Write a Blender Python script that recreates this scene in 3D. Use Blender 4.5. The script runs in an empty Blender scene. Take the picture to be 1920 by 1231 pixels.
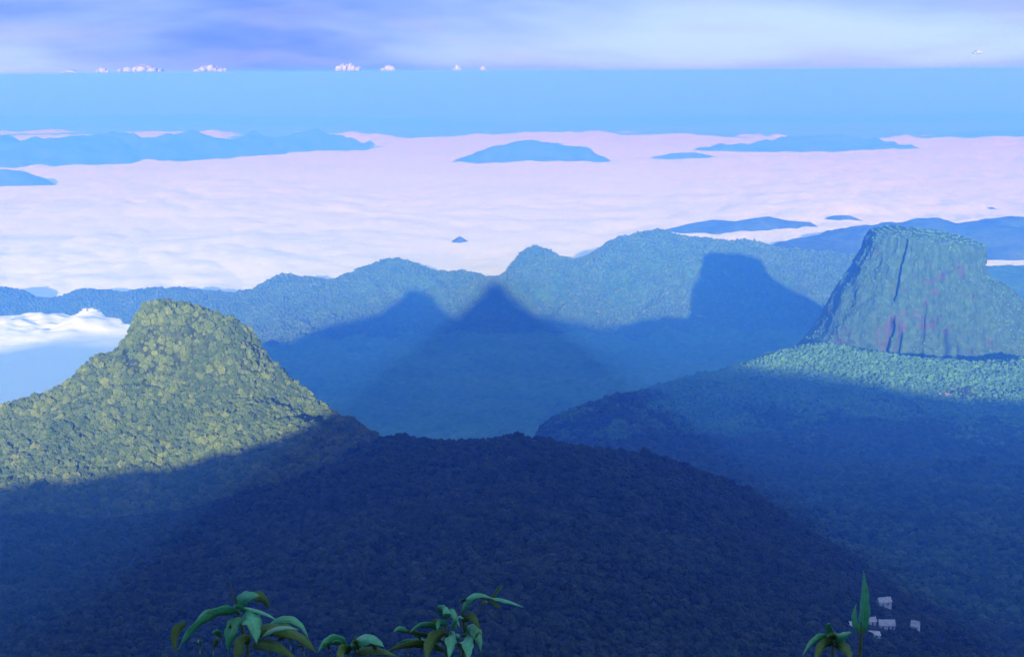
import bpy, bmesh, math, random
import numpy as np
from mathutils import Vector, Matrix

R = math.radians
scene = bpy.context.scene
col = scene.collection

# ------------------------------------------------------------------ camera
F = 1920 * 50 / 36            # focal length in photograph pixels
PITCH = math.atan(481.5 / F)  # horizon lies 481 px above the centre
ROLL = R(0.36)                # the horizon stands a little higher on the right
cam_d = bpy.data.cameras.new('camera')
cam_d.lens = 50
cam_d.sensor_width = 36
cam_d.clip_start = 0.1
cam_d.clip_end = 400000
cam = bpy.data.objects.new('camera', cam_d)
col.objects.link(cam)
cam.location = (0, 0, 0)
cam.rotation_euler = (Matrix.Rotation(math.pi / 2 - PITCH, 3, 'X') @ Matrix.Rotation(-ROLL, 3, 'Z')).to_euler()
scene.camera = cam

cp, sp = math.cos(PITCH), math.sin(PITCH)
cr_, sr_ = math.cos(ROLL), math.sin(ROLL)
def at(px, py, D):
    """A point seen at photograph pixel px,py that lies D metres ahead (along +Y)."""
    cx, cz = (px - 960) / F, (615.5 - py) / F
    cx, cz = cx * cr_ + cz * sr_, -cx * sr_ + cz * cr_
    y = cp + cz * sp
    z = -sp + cz * cp
    return np.array((cx / y * D, D, z / y * D))

# ------------------------------------------------------------------ light
anti = at(930, 536, 1.0)
anti = Vector(anti).normalized()           # direction in which the sunlight travels
SUN_EL = math.asin(-anti.z)
sun_az = math.atan2(-anti.x, -anti.y)      # compass of the sun, from +Y towards +X

world = bpy.data.worlds.new('World')
scene.world = world
world.use_nodes = True
wn = world.node_tree
for n in list(wn.nodes):
    wn.nodes.remove(n)
def N(tree, kind, **kw):
    n = tree.nodes.new(kind)
    for k, v in kw.items():
        setattr(n, k, v)
    return n
w_out = N(wn, 'ShaderNodeOutputWorld')
w_bg = N(wn, 'ShaderNodeBackground')
sky = N(wn, 'ShaderNodeTexSky', sky_type='NISHITA')
sky.sun_disc = False
sky.sun_elevation = SUN_EL
sky.sun_rotation = sun_az
sky.altitude = 2200
sky.air_density = 1.2
sky.dust_density = 0.0
sky.ozone_density = 10.0
w_bg.inputs['Strength'].default_value = 0.076
# thin high cirrus spread over the whole sky
geo = N(wn, 'ShaderNodeTexCoord')
sepd = N(wn, 'ShaderNodeSeparateXYZ')
wn.links.new(geo.outputs['Generated'], sepd.inputs[0])
def M(tree, op, a, b=None, clamp=False):
    n = N(tree, 'ShaderNodeMath', operation=op, use_clamp=clamp)
    for i, v in enumerate((a, b)):
        if v is None: continue
        if isinstance(v, (int, float)): n.inputs[i].default_value = v
        else: tree.links.new(v, n.inputs[i])
    return n.outputs[0]
den = M(wn, 'ADD', M(wn, 'ABSOLUTE', sepd.outputs[2]), 0.11)
comb = N(wn, 'ShaderNodeCombineXYZ')
wn.links.new(M(wn, 'DIVIDE', sepd.outputs[0], den), comb.inputs[0])
wn.links.new(M(wn, 'DIVIDE', sepd.outputs[1], den), comb.inputs[1])
def cirrus(scale, loc, lo, hi, rot=0.0, detail=5, rough=0.5):
    mp = N(wn, 'ShaderNodeMapping')
    mp.inputs['Location'].default_value = loc
    mp.inputs['Rotation'].default_value = (0, 0, rot)
    mp.inputs['Scale'].default_value = scale
    wn.links.new(comb.outputs[0], mp.inputs[0])
    nz = N(wn, 'ShaderNodeTexNoise')
    nz.inputs['Scale'].default_value = 1.0
    nz.inputs['Detail'].default_value = detail
    nz.inputs['Roughness'].default_value = rough
    nz.inputs['Distortion'].default_value = 0.3
    wn.links.new(mp.outputs[0], nz.inputs['Vector'])
    mr = N(wn, 'ShaderNodeMapRange', clamp=True, interpolation_type='SMOOTHSTEP')
    mr.inputs[1].default_value = lo
    mr.inputs[2].default_value = hi
    wn.links.new(nz.outputs[0], mr.inputs[0])
    return mr.outputs[0]
SKY_C1 = cirrus((0.22, 0.16, 1), (5.3, 1.9, 0), 0.0, 0.36)
SKY_C2 = cirrus((0.26, 0.26, 1), (8.7, 11.5, 0), 0.36, 0.64, 0.10)
SKY_C3 = cirrus((1.0, 0.75, 1), (2.1, 7.7, 0), 0.46, 0.74, 0.25)
def skymix(fac, base, colour, amount):
    mx = N(wn, 'ShaderNodeMix', data_type='RGBA')
    wn.links.new(M(wn, 'MULTIPLY', fac, amount), mx.inputs[0])
    wn.links.new(base, mx.inputs[6])
    mx.inputs[7].default_value = (*colour, 1)
    return mx.outputs[2]
c = skymix(SKY_C1, sky.outputs[0], (0.36, 0.76, 3.5), 0.88)
c = skymix(SKY_C2, c, (2.5, 3.3, 4.0), 0.85)
c = skymix(SKY_C3, c, (1.9, 2.0, 3.1), 0.4)
wn.links.new(c, w_bg.inputs['Color'])
wn.links.new(w_bg.outputs[0], w_out.inputs['Surface'])

sun_d = bpy.data.lights.new('sun', 'SUN')
sun_d.energy = 5.0
sun_d.angle = R(0.53)
sun_d.color = (0.80, 1.0, 0.98)
sun = bpy.data.objects.new('sun', sun_d)
col.objects.link(sun)
sun.rotation_euler = anti.to_track_quat('-Z', 'Y').to_euler()
sun.location = (0, -300, 200)

vs = scene.view_settings
vs.view_transform = 'Standard'
vs.look = 'None'
vs.gamma = 1.0
vs.use_curve_mapping = False
vs.exposure = 1.84

scene.render.engine = 'CYCLES'
cy = scene.cycles
cy.use_denoising = True
try: cy.denoiser = 'OPENIMAGEDENOISE'
except Exception: pass
cy.max_bounces = 6
cy.diffuse_bounces = 2
cy.volume_bounces = 3
cy.transparent_max_bounces = 8
cy.sample_clamp_indirect = 4.0

# ------------------------------------------------------------------ helpers
def link(o, parent=None):
    col.objects.link(o)
    if parent: o.parent = parent
    return o
def tag(o, label=None, cat=None, group=None, kind=None):
    if label: o['label'] = label
    if cat: o['category'] = cat
    if group: o['group'] = group
    if kind: o['kind'] = kind
    return o
def mesh_obj(name, verts, faces, mat, parent=None, smooth=True):
    me = bpy.data.meshes.new(name)
    verts = np.asarray(verts, dtype=np.float32)
    if isinstance(faces, np.ndarray):
        k = faces.shape[1]
        me.vertices.add(len(verts)); me.vertices.foreach_set('co', verts.ravel())
        me.loops.add(faces.size); me.loops.foreach_set('vertex_index', faces.astype(np.int32).ravel())
        me.polygons.add(len(faces))
        me.polygons.foreach_set('loop_start', np.arange(0, faces.size, k, dtype=np.int32))
        me.update(calc_edges=True); me.validate()
    else:
        me.from_pydata([tuple(map(float, v)) for v in verts], [], faces)
    if smooth: me.polygons.foreach_set('use_smooth', [True] * len(me.polygons))
    if mat: me.materials.append(mat)
    return link(bpy.data.objects.new(name, me), parent)

def _hash(ix, iy, seed):
    h = (ix.astype(np.int64) * 374761393 + iy.astype(np.int64) * 668265263 + seed * 974711) & 0xffffffff
    h = ((h ^ (h >> 13)) * 1274126177) & 0xffffffff
    h = ((h ^ (h >> 16)) * 2246822519) & 0xffffffff
    return (h ^ (h >> 15)) & 0xffff
def perlin(x, y, seed=0):
    x = np.asarray(x, float); y = np.asarray(y, float)
    ix, iy = np.floor(x), np.floor(y)
    fx, fy = x - ix, y - iy
    u = fx**3 * (fx * (fx * 6 - 15) + 10); v = fy**3 * (fy * (fy * 6 - 15) + 10)
    def g(dx, dy):
        a = _hash(ix + dx, iy + dy, seed) * (2 * np.pi / 65536)
        return np.cos(a) * (fx - dx) + np.sin(a) * (fy - dy)
    a = g(0, 0) * (1 - u) + g(1, 0) * u
    b = g(0, 1) * (1 - u) + g(1, 1) * u
    return (a * (1 - v) + b * v) * 1.5
def fbm(x, y, seed=0, octv=5, gain=0.5):
    s, a = 0, 1.0
    for i in range(octv):
        s = s + a * perlin(x * 2**i, y * 2**i, seed + i * 17)
        a *= gain
    return s
def ridged(x, y, seed=0, octv=4, gain=0.5):
    s, a = 0, 1.0
    for i in range(octv):
        s = s + a * (1 - 2 * np.abs(perlin(x * 2**i, y * 2**i, seed + i * 31)))
        a *= gain
    return s
def sstep(a, b, x):
    t = np.clip((x - a) / (b - a), 0, 1)
    return t * t * (3 - 2 * t)
class TPS:
    """Smooth surface z(x,y) through control points."""
    def __init__(self, pts, smooth=0.0):
        P = np.array(pts, float)
        self.s = 1000.0
        self.c = P[:, :2] / self.s
        n = len(P)
        K = self.k(self.c[:, None, :] - self.c[None, :, :]) + np.eye(n) * smooth
        A = np.zeros((n + 3, n + 3))
        A[:n, :n] = K; A[:n, n] = 1; A[:n, n + 1:] = self.c
        A[n, :n] = 1; A[n + 1:, :n] = self.c.T
        b = np.zeros(n + 3); b[:n] = P[:, 2]
        self.w = np.linalg.solve(A, b)
    @staticmethod
    def k(d):
        r2 = (d**2).sum(-1)
        return np.where(r2 > 1e-12, 0.5 * r2 * np.log(np.maximum(r2, 1e-12)), 0)
    def __call__(self, x, y):
        x = np.asarray(x, float) / self.s; y = np.asarray(y, float) / self.s
        n = len(self.c)
        z = self.w[n] + self.w[n + 1] * x + self.w[n + 2] * y
        for i in range(n):
            r2 = (x - self.c[i, 0])**2 + (y - self.c[i, 1])**2
            z = z + self.w[i] * 0.5 * r2 * np.log(np.maximum(r2, 1e-12))
        return z
def grid_faces(nu, nv, wrap=False):
    i = np.arange(nu - 1)[:, None]; j = np.arange(nv if wrap else nv - 1)[None, :]
    j2 = (j + 1) % nv
    a = i * nv + j; b = (i + 1) * nv + j; c_ = (i + 1) * nv + j2; d = i * nv + j2
    return np.stack([a.ravel(), b.ravel(), c_.ravel(), d.ravel()], 1)
def patch(name, hf, x0, x1, y0, y1, step, mat, jit=0.0):
    xs = np.arange(x0, x1 + step, step); ys = np.arange(y0, y1 + step, step)
    X, Y = np.meshgrid(xs, ys, indexing='ij')
    Z = hf(X, Y)
    V = np.stack([X.ravel(), Y.ravel(), Z.ravel()], 1)
    Fc = grid_faces(len(xs), len(ys))
    Fc = Fc[:, [0, 1, 2, 3]]
    zz = V[Fc][:, :, 2].max(1)
    Fc = Fc[zz > FLOOR + 0.5]
    return mesh_obj(name, V, Fc, mat)
FLOOR = -1115.0

# ------------------------------------------------------------------ materials
def material(name):
    m = bpy.data.materials.new(name)
    m.use_nodes = True
    t = m.node_tree
    b = t.nodes['Principled BSDF']
    return m, t, b
def ramp(t, fac, stops):
    r = N(t, 'ShaderNodeValToRGB')
    e = r.color_ramp.elements
    while len(e) < len(stops): e.new(0.5)
    for k, (p, c_) in enumerate(stops):
        e[k].position = p; e[k].color = (*c_, 1)
    t.links.new(fac, r.inputs[0])
    return r.outputs[0]
def noise(t, scale, detail=6, rough=0.6, vec=None, w=None):
    n = N(t, 'ShaderNodeTexNoise')
    n.inputs['Scale'].default_value = scale
    n.inputs['Detail'].default_value = detail
    n.inputs['Roughness'].default_value = rough
    if vec is None:
        g = N(t, 'ShaderNodeNewGeometry'); vec = g.outputs['Position']
    t.links.new(vec, n.inputs['Vector'])
    return n.outputs[0]
def mixc(t, fac, a, b, blend='MIX'):
    mx = N(t, 'ShaderNodeMix', data_type='RGBA', blend_type=blend)
    for i, v in ((0, fac), (6, a), (7, b)):
        if isinstance(v, (int, float)): mx.inputs[i].default_value = v
        elif isinstance(v, tuple): mx.inputs[i].default_value = (*v, 1)
        else: t.links.new(v, mx.inputs[i])
    return mx.outputs[2]
def bump(t, b, h, dist, strength=1.0):
    n = N(t, 'ShaderNodeBump')
    n.inputs['Distance'].default_value = dist
    n.inputs['Strength'].default_value = strength
    t.links.new(h, n.inputs['Height'])
    t.links.new(n.outputs[0], b.inputs['Normal'])

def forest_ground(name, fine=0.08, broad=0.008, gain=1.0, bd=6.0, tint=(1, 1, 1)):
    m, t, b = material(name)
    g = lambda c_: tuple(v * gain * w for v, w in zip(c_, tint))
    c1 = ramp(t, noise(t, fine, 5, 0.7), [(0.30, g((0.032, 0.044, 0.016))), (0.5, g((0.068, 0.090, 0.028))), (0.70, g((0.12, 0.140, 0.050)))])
    c2 = ramp(t, noise(t, broad, 4, 0.55), [(0.35, (0.72, 0.85, 0.8)), (0.65, (1.2, 1.1, 0.95))])
    t.links.new(mixc(t, 1.0, c1, c2, 'MULTIPLY'), b.inputs['Base Color'])
    b.inputs['Roughness'].default_value = 0.9
    b.inputs['Specular IOR Level'].default_value = 0.15
    bump(t, b, noise(t, fine * 1.6, 5, 0.7), bd)
    return m
MAT_NEAR = forest_ground('forest_floor_shade', gain=0.35)  # floor of the near spur, its shade darkened into the colour
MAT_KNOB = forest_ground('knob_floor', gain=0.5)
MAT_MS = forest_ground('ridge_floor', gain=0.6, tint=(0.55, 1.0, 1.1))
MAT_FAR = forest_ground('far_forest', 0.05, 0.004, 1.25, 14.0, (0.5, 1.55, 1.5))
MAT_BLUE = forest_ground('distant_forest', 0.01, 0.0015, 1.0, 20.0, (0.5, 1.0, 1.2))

# ------------------------------------------------------------------ ground that reaches the horizon
m, t, b = material('lowland')
cl = ramp(t, noise(t, 0.0004, 7, 0.6), [(0.35, (0.035, 0.055, 0.03)), (0.55, (0.07, 0.09, 0.05)), (0.7, (0.16, 0.17, 0.13))])
t.links.new(cl, b.inputs['Base Color']); b.inputs['Roughness'].default_value = 0.9
gx = np.linspace(-70000, 70000, 57); gy = np.linspace(-6000, 134000, 57)
X, Y = np.meshgrid(gx, gy, indexing='ij')
ground = mesh_obj('ground', np.stack([X.ravel(), Y.ravel(), np.full(X.size, -1120.0)], 1), grid_faces(57, 57), m)
tag(ground, 'flat hazy lowland plain reaching the horizon beyond the fog', kind='structure')

# ------------------------------------------------------------------ the peak the camera stands on
HX = [-3400, -2300, -1650, -1300, -1000, -600, -354, -233, -135, -90, -5, 5, 60, 150, 205, 300, 480, 774, 985, 1500, 3000]
HZ = [-1000, -310, -180, -203, -225, -190, -158, -144, -103, -62, 16.5, 16.5, -36, -108, -130, -137, -147, -187, -209, -400, -1000]  # unseen crest; summit behind the camera raised to shade plants and near air
def peak_h(X, Y):
    yb = -40.0
    crest = np.interp(X, HX, HZ) + 0.0
    crest = np.minimum(crest, 16.5)
    n = fbm(X / 160, Y / 160, 5, 5) * np.clip((np.abs(X) + np.abs(Y - yb) - 30) / 300, 0, 1) * 14
    dy = Y - yb
    front = crest - np.where(dy > 0, 0.80 * dy, -0.55 * dy) 
    z = front + n * (np.abs(dy) > 30)
    # walked terrace in front of the summit where the photographer stands
    terr = -1.65 - np.maximum(np.abs(X) - 3.2, 0) * 1.0 - np.maximum(Y - 3.35, 0) * 1.1
    near = (np.hypot(X, Y) < 30) & (Y > -14)
    step = np.where(Y < -9, -1.65 + (-9 - Y) * 0.42, terr)
    step = step - np.maximum(np.abs(X) - 4.2, 0) * 1.0 * (Y < -9)
    cut = sstep(46, 14, np.hypot(X, Y)) * (Y > -9)
    z = np.where(cut > 0, np.minimum(z, -1.65 - np.maximum(np.hypot(X, Y) - 2.5, 0) * 0.8), z)
    z = np.where(near & (Y > -9), np.maximum(terr, z), z)
    z = np.where((Y <= -9) & (Y > -40) & (np.abs(X) < 40), np.maximum(z, np.minimum(-1.65 + (-9 - Y) * 0.83 - np.maximum(np.abs(X) - 4, 0) * 0.8, 16.5)), z)  # added rise behind the terrace up to the shading summit
    return np.maximum(z, FLOOR)
rr = np.concatenate([[0.0], np.geomspace(0.4, 3400, 150)])
th = np.linspace(0, 2 * np.pi, 200, endpoint=False)
RR, TH = np.meshgrid(rr, th, indexing='ij')
X, Y = RR * np.sin(TH), RR * np.cos(TH)
Z = peak_h(X, Y) + fbm(X / 0.8, Y / 0.8, 9, 3) * 0.03 * (RR < 30)
peak = mesh_obj('peak', np.stack([X.ravel(), Y.ravel(), Z.ravel()], 1), grid_faces(len(rr), len(th), True)[:, ::-1], MAT_NEAR)
tag(peak, 'steep summit of the peak the view is taken from', kind='structure')

# ------------------------------------------------------------------ near spur, in the peak's shadow, its colours darkened for it too
def P(px, py, D, dz=0.0):
    p = at(px, py, D); return (p[0], p[1], p[2] + dz)
near_top = [(-250, 905, 1240), (0, 914, 1225), (130, 934, 1205), (250, 930, 1175), (400, 910, 1165), (520, 880, 1160), (600, 842, 1180), (655, 798, 1225), (700, 802, 1190), (750, 812, 1150), (850, 823, 1100), (950, 818, 1070), (1050, 824, 1050), (1150, 836, 1050), (1250, 860, 1070), (1350, 894, 1090), (1450, 948, 1090), (1550, 1018, 1050), (1680, 1085, 1000), (1900, 1150, 940), (2150, 1205, 880)]
near_low = [(-250, 640), (100, 610), (400, 560), (700, 510), (950, 490), (1250, 510), (1500, 560), (1700, 610), (1950, 680), (2150, 720)]
near_pts = []
for px_, tp, Dt in near_top:
    db = float(np.interp(px_, [q[0] for q in near_low], [q[1] for q in near_low]))
    n_ = max(2, int((1240 - tp) / 55))
    for k in range(n_ + 1):
        f_ = k / n_
        near_pts.append(P(px_, tp + (1250 - tp) * f_, Dt * (db / Dt)**(f_**0.8)))
    p = P(px_, tp, Dt)
    if px_ >= 650:
        near_pts.append((p[0] * 1.08, p[1] + 110, p[2] - 50))
        near_pts.append((p[0] * 1.2, p[1] + 330, p[2] - 230))
    else:
        near_pts.append((p[0] * 1.08, p[1] + 130, p[2] - 30))
        near_pts.append((p[0] * 1.2, p[1] + 360, p[2] - 120))
for x, y, z in [(-800, 320, -330), (-400, 270, -230), (0, 240, -130), (400, 270, -200), (800, 320, -330)]:
    near_pts.append((x, y, z))
tps_near = TPS(near_pts)
def near_h(X, Y):
    z = tps_near(X, Y) - 9
    z = z + ridged(X / 200, Y / 260, 3, 4) * 5 + fbm(X / 60, Y / 60, 8, 3) * 3
    z = z - 14 * sstep(1020, 1140, Y) * sstep(-60, -150, X)
    e = np.maximum(np.abs(X) - 850, 0) * 0.8 + np.maximum(Y - 1750, 0) * 0.8
    return np.maximum(z - e, FLOOR)
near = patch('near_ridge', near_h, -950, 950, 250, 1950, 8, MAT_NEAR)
tag(near, 'dark forested spur lying in shadow across the lower frame', kind='structure')

# ------------------------------------------------------------------ sunlit knob on the left
knob_sil = [(-260, 810, 2000), (-120, 780, 2000), (12, 752, 2010), (60, 740, 2010), (130, 706, 2010), (180, 668, 2010), (238, 640, 2010), (247, 600, 2015), (262, 568, 2020), (300, 556, 2025), (350, 563, 2025), (400, 582, 2020), (450, 606, 2015), (474, 632, 2010), (486, 664, 2005), (510, 684, 2000), (560, 718, 1980), (610, 755, 1950), (655, 786, 1900)]
PK = lambda px, py, D, dz=0.0: P(px, py, D * 0.68, dz)
knob_pts = [PK(*a) for a in knob_sil]
for a in knob_sil:
    p = PK(*a)
    knob_pts.append((p[0], p[1] - 28, p[2] - 12))
    knob_pts.append((p[0] * 1.02, p[1] + 62, p[2] - 42))
    knob_pts.append((p[0] * 1.06, p[1] + 205, p[2] - 200))
knob_pts += [PK(*a) for a in [(-200, 960, 1770), (0, 920, 1770), (130, 935, 1735), (400, 905, 1725), (640, 812, 1800), (550, 850, 1745),
    (60, 830, 1880), (200, 800, 1870), (350, 770, 1885), (480, 765, 1880), (300, 660, 1960), (380, 690, 1945), (220, 700, 1945), (580, 790, 1850)]]
knob_pts += [PK(a, b_, c_, -33) for a, b_, c_ in [(-200, 1010, 1600), (130, 990, 1580), (400, 960, 1560), (640, 890, 1600)]]
tps_knob = TPS(knob_pts)
def knob_h(X, Y):
    z = tps_knob(X, Y) - 5
    z = z + fbm(X / 70, Y / 70, 21, 4) * 5
    e = np.maximum(X + 112, 0) * 0.9 + np.maximum(-700 - X, 0) * 0.6
    return np.maximum(z - e, FLOOR)
knob = patch('forested_knob', knob_h, -850, -20, 1030, 1720, 4.5, MAT_KNOB)
tag(knob, 'blunt forested knob in sunlight at the left', kind='structure')

# ------------------------------------------------------------------ slope below the table mountain
ms_crest = [(1040, 812, 2250), (1075, 787, 2280), (1110, 766, 2310), (1160, 745, 2350), (1210, 740, 2400), (1260, 734, 2450), (1330, 706, 2540), (1410, 680, 2640), (1450, 664, 2690), (1500, 648, 2730), (1540, 645, 2760)]
ms_pts = [P(*a) for a in ms_crest]
for a in ms_crest:
    p = P(*a)
    ms_pts.append((p[0] - 60, p[1] + 110, p[2] - 60))
    ms_pts.append((p[0] - 150, p[1] + 330, p[2] - 260))
ms_pts += [P(*a) for a in [(1650, 660, 2680), (1790, 676, 2690), (1920, 668, 2760), (2100, 690, 2800), (2300, 720, 2800),
    (1480, 692, 2610), (1600, 710, 2560), (1750, 724, 2560), (1920, 738, 2560), (2150, 750, 2550),
    (1250, 790, 2300), (1400, 775, 2400), (1550, 780, 2350), (1750, 790, 2330), (1950, 800, 2300),
    (1300, 870, 1950), (1500, 870, 1900), (1700, 870, 1880), (1900, 880, 1820), (2150, 890, 1800),
    (1300, 930, 1600), (1400, 960, 1420), (1600, 960, 1380), (1800, 960, 1360), (2000, 960, 1340),
    (1500, 1010, 1230), (1600, 1040, 1150), (1800, 1060, 1100), (2000, 1060, 1080), (1700, 1100, 1030), (1800, 1140, 960), (2050, 1170, 940)]]
ms_pts += [P(1570, 652, 2840, -26), P(1700, 668, 2850, -30), P(1830, 676, 2860, -26)]
ms_pts += [P(1800, 640, 3300, -60), P(2200, 640, 3300, -60), P(1550, 660, 3200, -120), P(1500, 700, 3600, -200), P(2000, 660, 3700, -200)]
tps_ms = TPS(ms_pts)
def ms_h(X, Y):
    z = tps_ms(X, Y) - 5
    z = z + ridged((X + 0.4 * Y) / 420, Y / 420, 44, 4) * 13 * sstep(2700, 2450, Y) + fbm(X / 60, Y / 60, 12, 4) * 4
    e = np.maximum(60 - X, 0) * 0.7 + np.maximum(900 - Y, 0) * 0.8 + np.maximum(Y - 3500, 0) * 0.7
    return np.maximum(z - e, FLOOR)
mslope = patch('foot_ridge', ms_h, -60, 1750, 850, 3900, 9, MAT_MS)
tag(mslope, 'forested ridge rising to the foot of the table mountain', kind='structure')

# ------------------------------------------------------------------ the table mountain, a rock with cliffs
m, t, b = material('crag')
g = N(t, 'ShaderNodeNewGeometry')
sepn = N(t, 'ShaderNodeSeparateXYZ'); t.links.new(g.outputs['Normal'], sepn.inputs[0])
mp = N(t, 'ShaderNodeMapping'); mp.inputs['Scale'].default_value = (1.3, 1.3, 0.13)
t.links.new(g.outputs['Position'], mp.inputs[0])
rockc = ramp(t, noise(t, 0.05, 7, 0.65, mp.outputs[0]), [(0.36, (0.020, 0.022, 0.022)), (0.48, (0.052, 0.056, 0.052)), (0.62, (0.085, 0.088, 0.078)), (0.80, (0.20, 0.19, 0.16))])
vegc = ramp(t, noise(t, 0.07, 5, 0.7), [(0.3, (0.020, 0.055, 0.024)), (0.5, (0.036, 0.095, 0.042)), (0.7, (0.065, 0.14, 0.06))])
veg = M(t, 'ADD', M(t, 'MULTIPLY', noise(t, 0.02, 7, 0.66, mp.outputs[0]), 2.4), M(t, 'MULTIPLY', sepn.outputs[2], 1.1))
sepp = N(t, 'ShaderNodeSeparateXYZ'); t.links.new(g.outputs['Position'], sepp.inputs[0])
# bare rock shows mostly on the lower left of the face
veg = M(t, 'ADD', veg, M(t, 'MULTIPLY', M(t, 'ADD', sepp.outputs[2], 520.0), 0.0022))
veg = M(t, 'ADD', veg, M(t, 'MULTIPLY', M(t, 'SUBTRACT', sepp.outputs[0], 850.0), 0.0011))
vr = N(t, 'ShaderNodeMapRange', clamp=True); vr.inputs[1].default_value = 1.02; vr.inputs[2].default_value = 1.30
t.links.new(veg, vr.inputs[0])
t.links.new(mixc(t, vr.outputs[0], rockc, vegc), b.inputs['Base Color'])
b.inputs['Roughness'].default_value = 0.9; b.inputs['Specular IOR Level'].default_value = 0.2
bump(t, b, noise(t, 0.10, 8, 0.78, mp.outputs[0]), 9.0)
MAT_CRAG = m
DM = 3060.0
cxy = at(1738, 560, DM)
mcx, mcy = cxy[0], cxy[1]
lev = [(427, -78, 62), (436, -104, 94), (455, -108, 99), (480, -112, 104), (510, -126, 112), (524, -138, 136), (560, -168, 168), (600, -190, 235), (640, -214, 290), (700, -262, 350), (760, -320, 410)]
lz = np.array([at(1738, l[0], DM)[2] for l in lev]); px_m = DM / F * 1.0
ll = np.array([l[1] for l in lev]) * px_m * 0.985; lr = np.array([l[2] for l in lev]) * px_m * 0.985
lfv = np.array([70, 96, 100, 104, 109, 112, 122, 136, 160, 240, 330.0]); lbv = np.array([90, 130, 140, 150, 158, 165, 190, 220, 260, 330, 400.0])
nz_, nt_ = 110, 420
CRACKS = [(3.93, 0.028, 30, -480, -330, 0.0003), (3.99, 0.035, 34, -640, -520, 0.0002), (4.10, 0.022, 24, -640, -545, -0.0003), (4.74, 0.030, 28, -640, -545, 0.0004), (4.86, 0.022, 22, -640, -550, -0.0002), (4.40, 0.018, 14, -640, -480, 0.0002), (5.20, 0.025, 16, -600, -470, 0.0)]
tt = np.linspace(0, 1, nz_); thm = np.linspace(0, 2 * np.pi, nt_, endpoint=False)
V = []
zb, zt = lz[-1], lz[0]
for k in range(nz_):
    z = zb + (zt - zb) * tt[k]
    o = lambda a: np.interp(z, lz[::-1], a[::-1])
    L, Rr, Fr, Bk = -o(ll), o(lr), o(lfv), o(lbv)
    cs, sn = np.cos(thm), np.sin(thm)
    ax = np.where(cs > 0, Rr, L); ay = np.where(sn > 0, Bk, Fr)
    e = 2.6
    r = (np.abs(cs / ax)**e + np.abs(sn / ay)**e)**(-1 / e)
    arc = thm * 130
    gul = fbm(arc / 150 + 0.3, np.full(nt_, z / 170.0), 61, 3) * 15 + ridged(arc / 70 + z / 300, np.full(nt_, z / 260.0), 63, 3) * 4 + fbm(arc / 22, np.full(nt_, z / 40.0), 66, 5, 0.6) * 6.0
    gul = gul - sum(dp * np.exp(-((thm - c0 - sl * (z + 520)) / wd)**2) * sstep(lo - 14, lo + 14, z) * sstep(hi + 14, hi - 14, z) for c0, wd, dp, lo, hi, sl in CRACKS)
    r = r + gul * (0.35 + 0.65 * np.clip((zt - z) / 30, 0, 1))
    xx, yy = r * cs, r * sn
    ztilt = -(xx + 95) / px_m * 0.115 * px_m * sstep(zt - 190, zt, np.full(nt_, z))
    V.append(np.stack([mcx + xx, mcy + yy, z + ztilt + fbm(xx / 25, yy / 25, 71, 3) * 2.5], 1))
# cap: shrink to the middle with a gentle dome
for s_ in (0.8, 0.55, 0.3, 0.08):
    p = V[nz_ - 1].copy()
    q = np.stack([mcx + (p[:, 0] - mcx) * s_, mcy + (p[:, 1] - mcy) * s_, p[:, 2]], 1)
    xx, yy = q[:, 0] - mcx, q[:, 1] - mcy
    q[:, 2] = zt - (xx + 95) * 0.115 + (1 - s_) * 4 + fbm(xx / 25, yy / 25, 71, 4) * 3
    V.append(q)
V = np.concatenate(V)
V_CRAG = V
crag = mesh_obj('table_mountain', V, grid_faces(nz_ + 4, nt_, True)[:, ::-1], MAT_CRAG)
tag(crag, 'flat-topped mountain with bare cliff streaks at the right', kind='structure')

# ------------------------------------------------------------------ far ridge and the shadowed valley before it
far_sil = [(-150, 560, 6300), (-60, 548, 6200), (12, 540, 6200), (55, 548, 6200), (95, 575, 6200), (135, 552, 6150), (180, 540, 6100), (228, 551, 6100), (270, 546, 6050), (330, 542, 6000), (400, 547, 5900), (480, 548, 5850), (500, 532, 5820), (522, 517, 5800), (560, 517, 5780), (600, 523, 5760), (650, 522, 5740), (680, 502, 5720), (710, 490, 5700), (760, 488, 5700), (800, 504, 5700), (850, 510, 5700), (900, 511, 5700), (940, 517, 5680), (952, 500, 5680), (975, 473, 5680), (1000, 462, 5680), (1030, 470, 5700), (1050, 487, 5720), (1090, 487, 5740), (1120, 467, 5760), (1150, 448, 5780), (1200, 437, 5800), (1240, 432, 5800), (1265, 445, 5820), (1300, 452, 5840), (1350, 452, 5840), (1420, 457, 5850), (1480, 470, 5860), (1540, 474, 5880), (1600, 480, 5900), (1700, 490, 5950), (1850, 500, 6000), (2000, 505, 6000), (2200, 510, 6000)]
far_pts = [P(*a) for a in far_sil]
for a in far_sil:
    p = P(*a)
    far_pts.append((p[0] * 1.03, p[1] + 160, p[2] - 95))
    far_pts.append((p[0] * 1.09, p[1] + 520, p[2] - 420))
for px_, py_, D in [(0, 600, 5850), (150, 605, 5800), (300, 600, 5600), (450, 600, 5450), (550, 585, 5420), (700, 570, 5380), (830, 580, 5330), (930, 565, 5450), (1020, 560, 5380), (1150, 560, 5350), (1250, 560, 5300), (1350, 560, 5300), (1450, 560, 5350), (1600, 570, 5400), (1900, 570, 5500),
    (450, 660, 4700), (600, 650, 4750), (800, 650, 4700), (950, 645, 4750), (1150, 640, 4800), (1350, 640, 4750), (1550, 640, 4700), (1900, 640, 4800),
    (500, 730, 4050), (700, 730, 4000), (950, 725, 4050), (1150, 725, 4000), (1400, 730, 3900),
    (550, 800, 3450), (800, 800, 3400), (1050, 800, 3400), (1300, 800, 3400), (800, 880, 2950), (1100, 880, 2950)]:
    far_pts.append(P(px_, py_, D))
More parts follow.
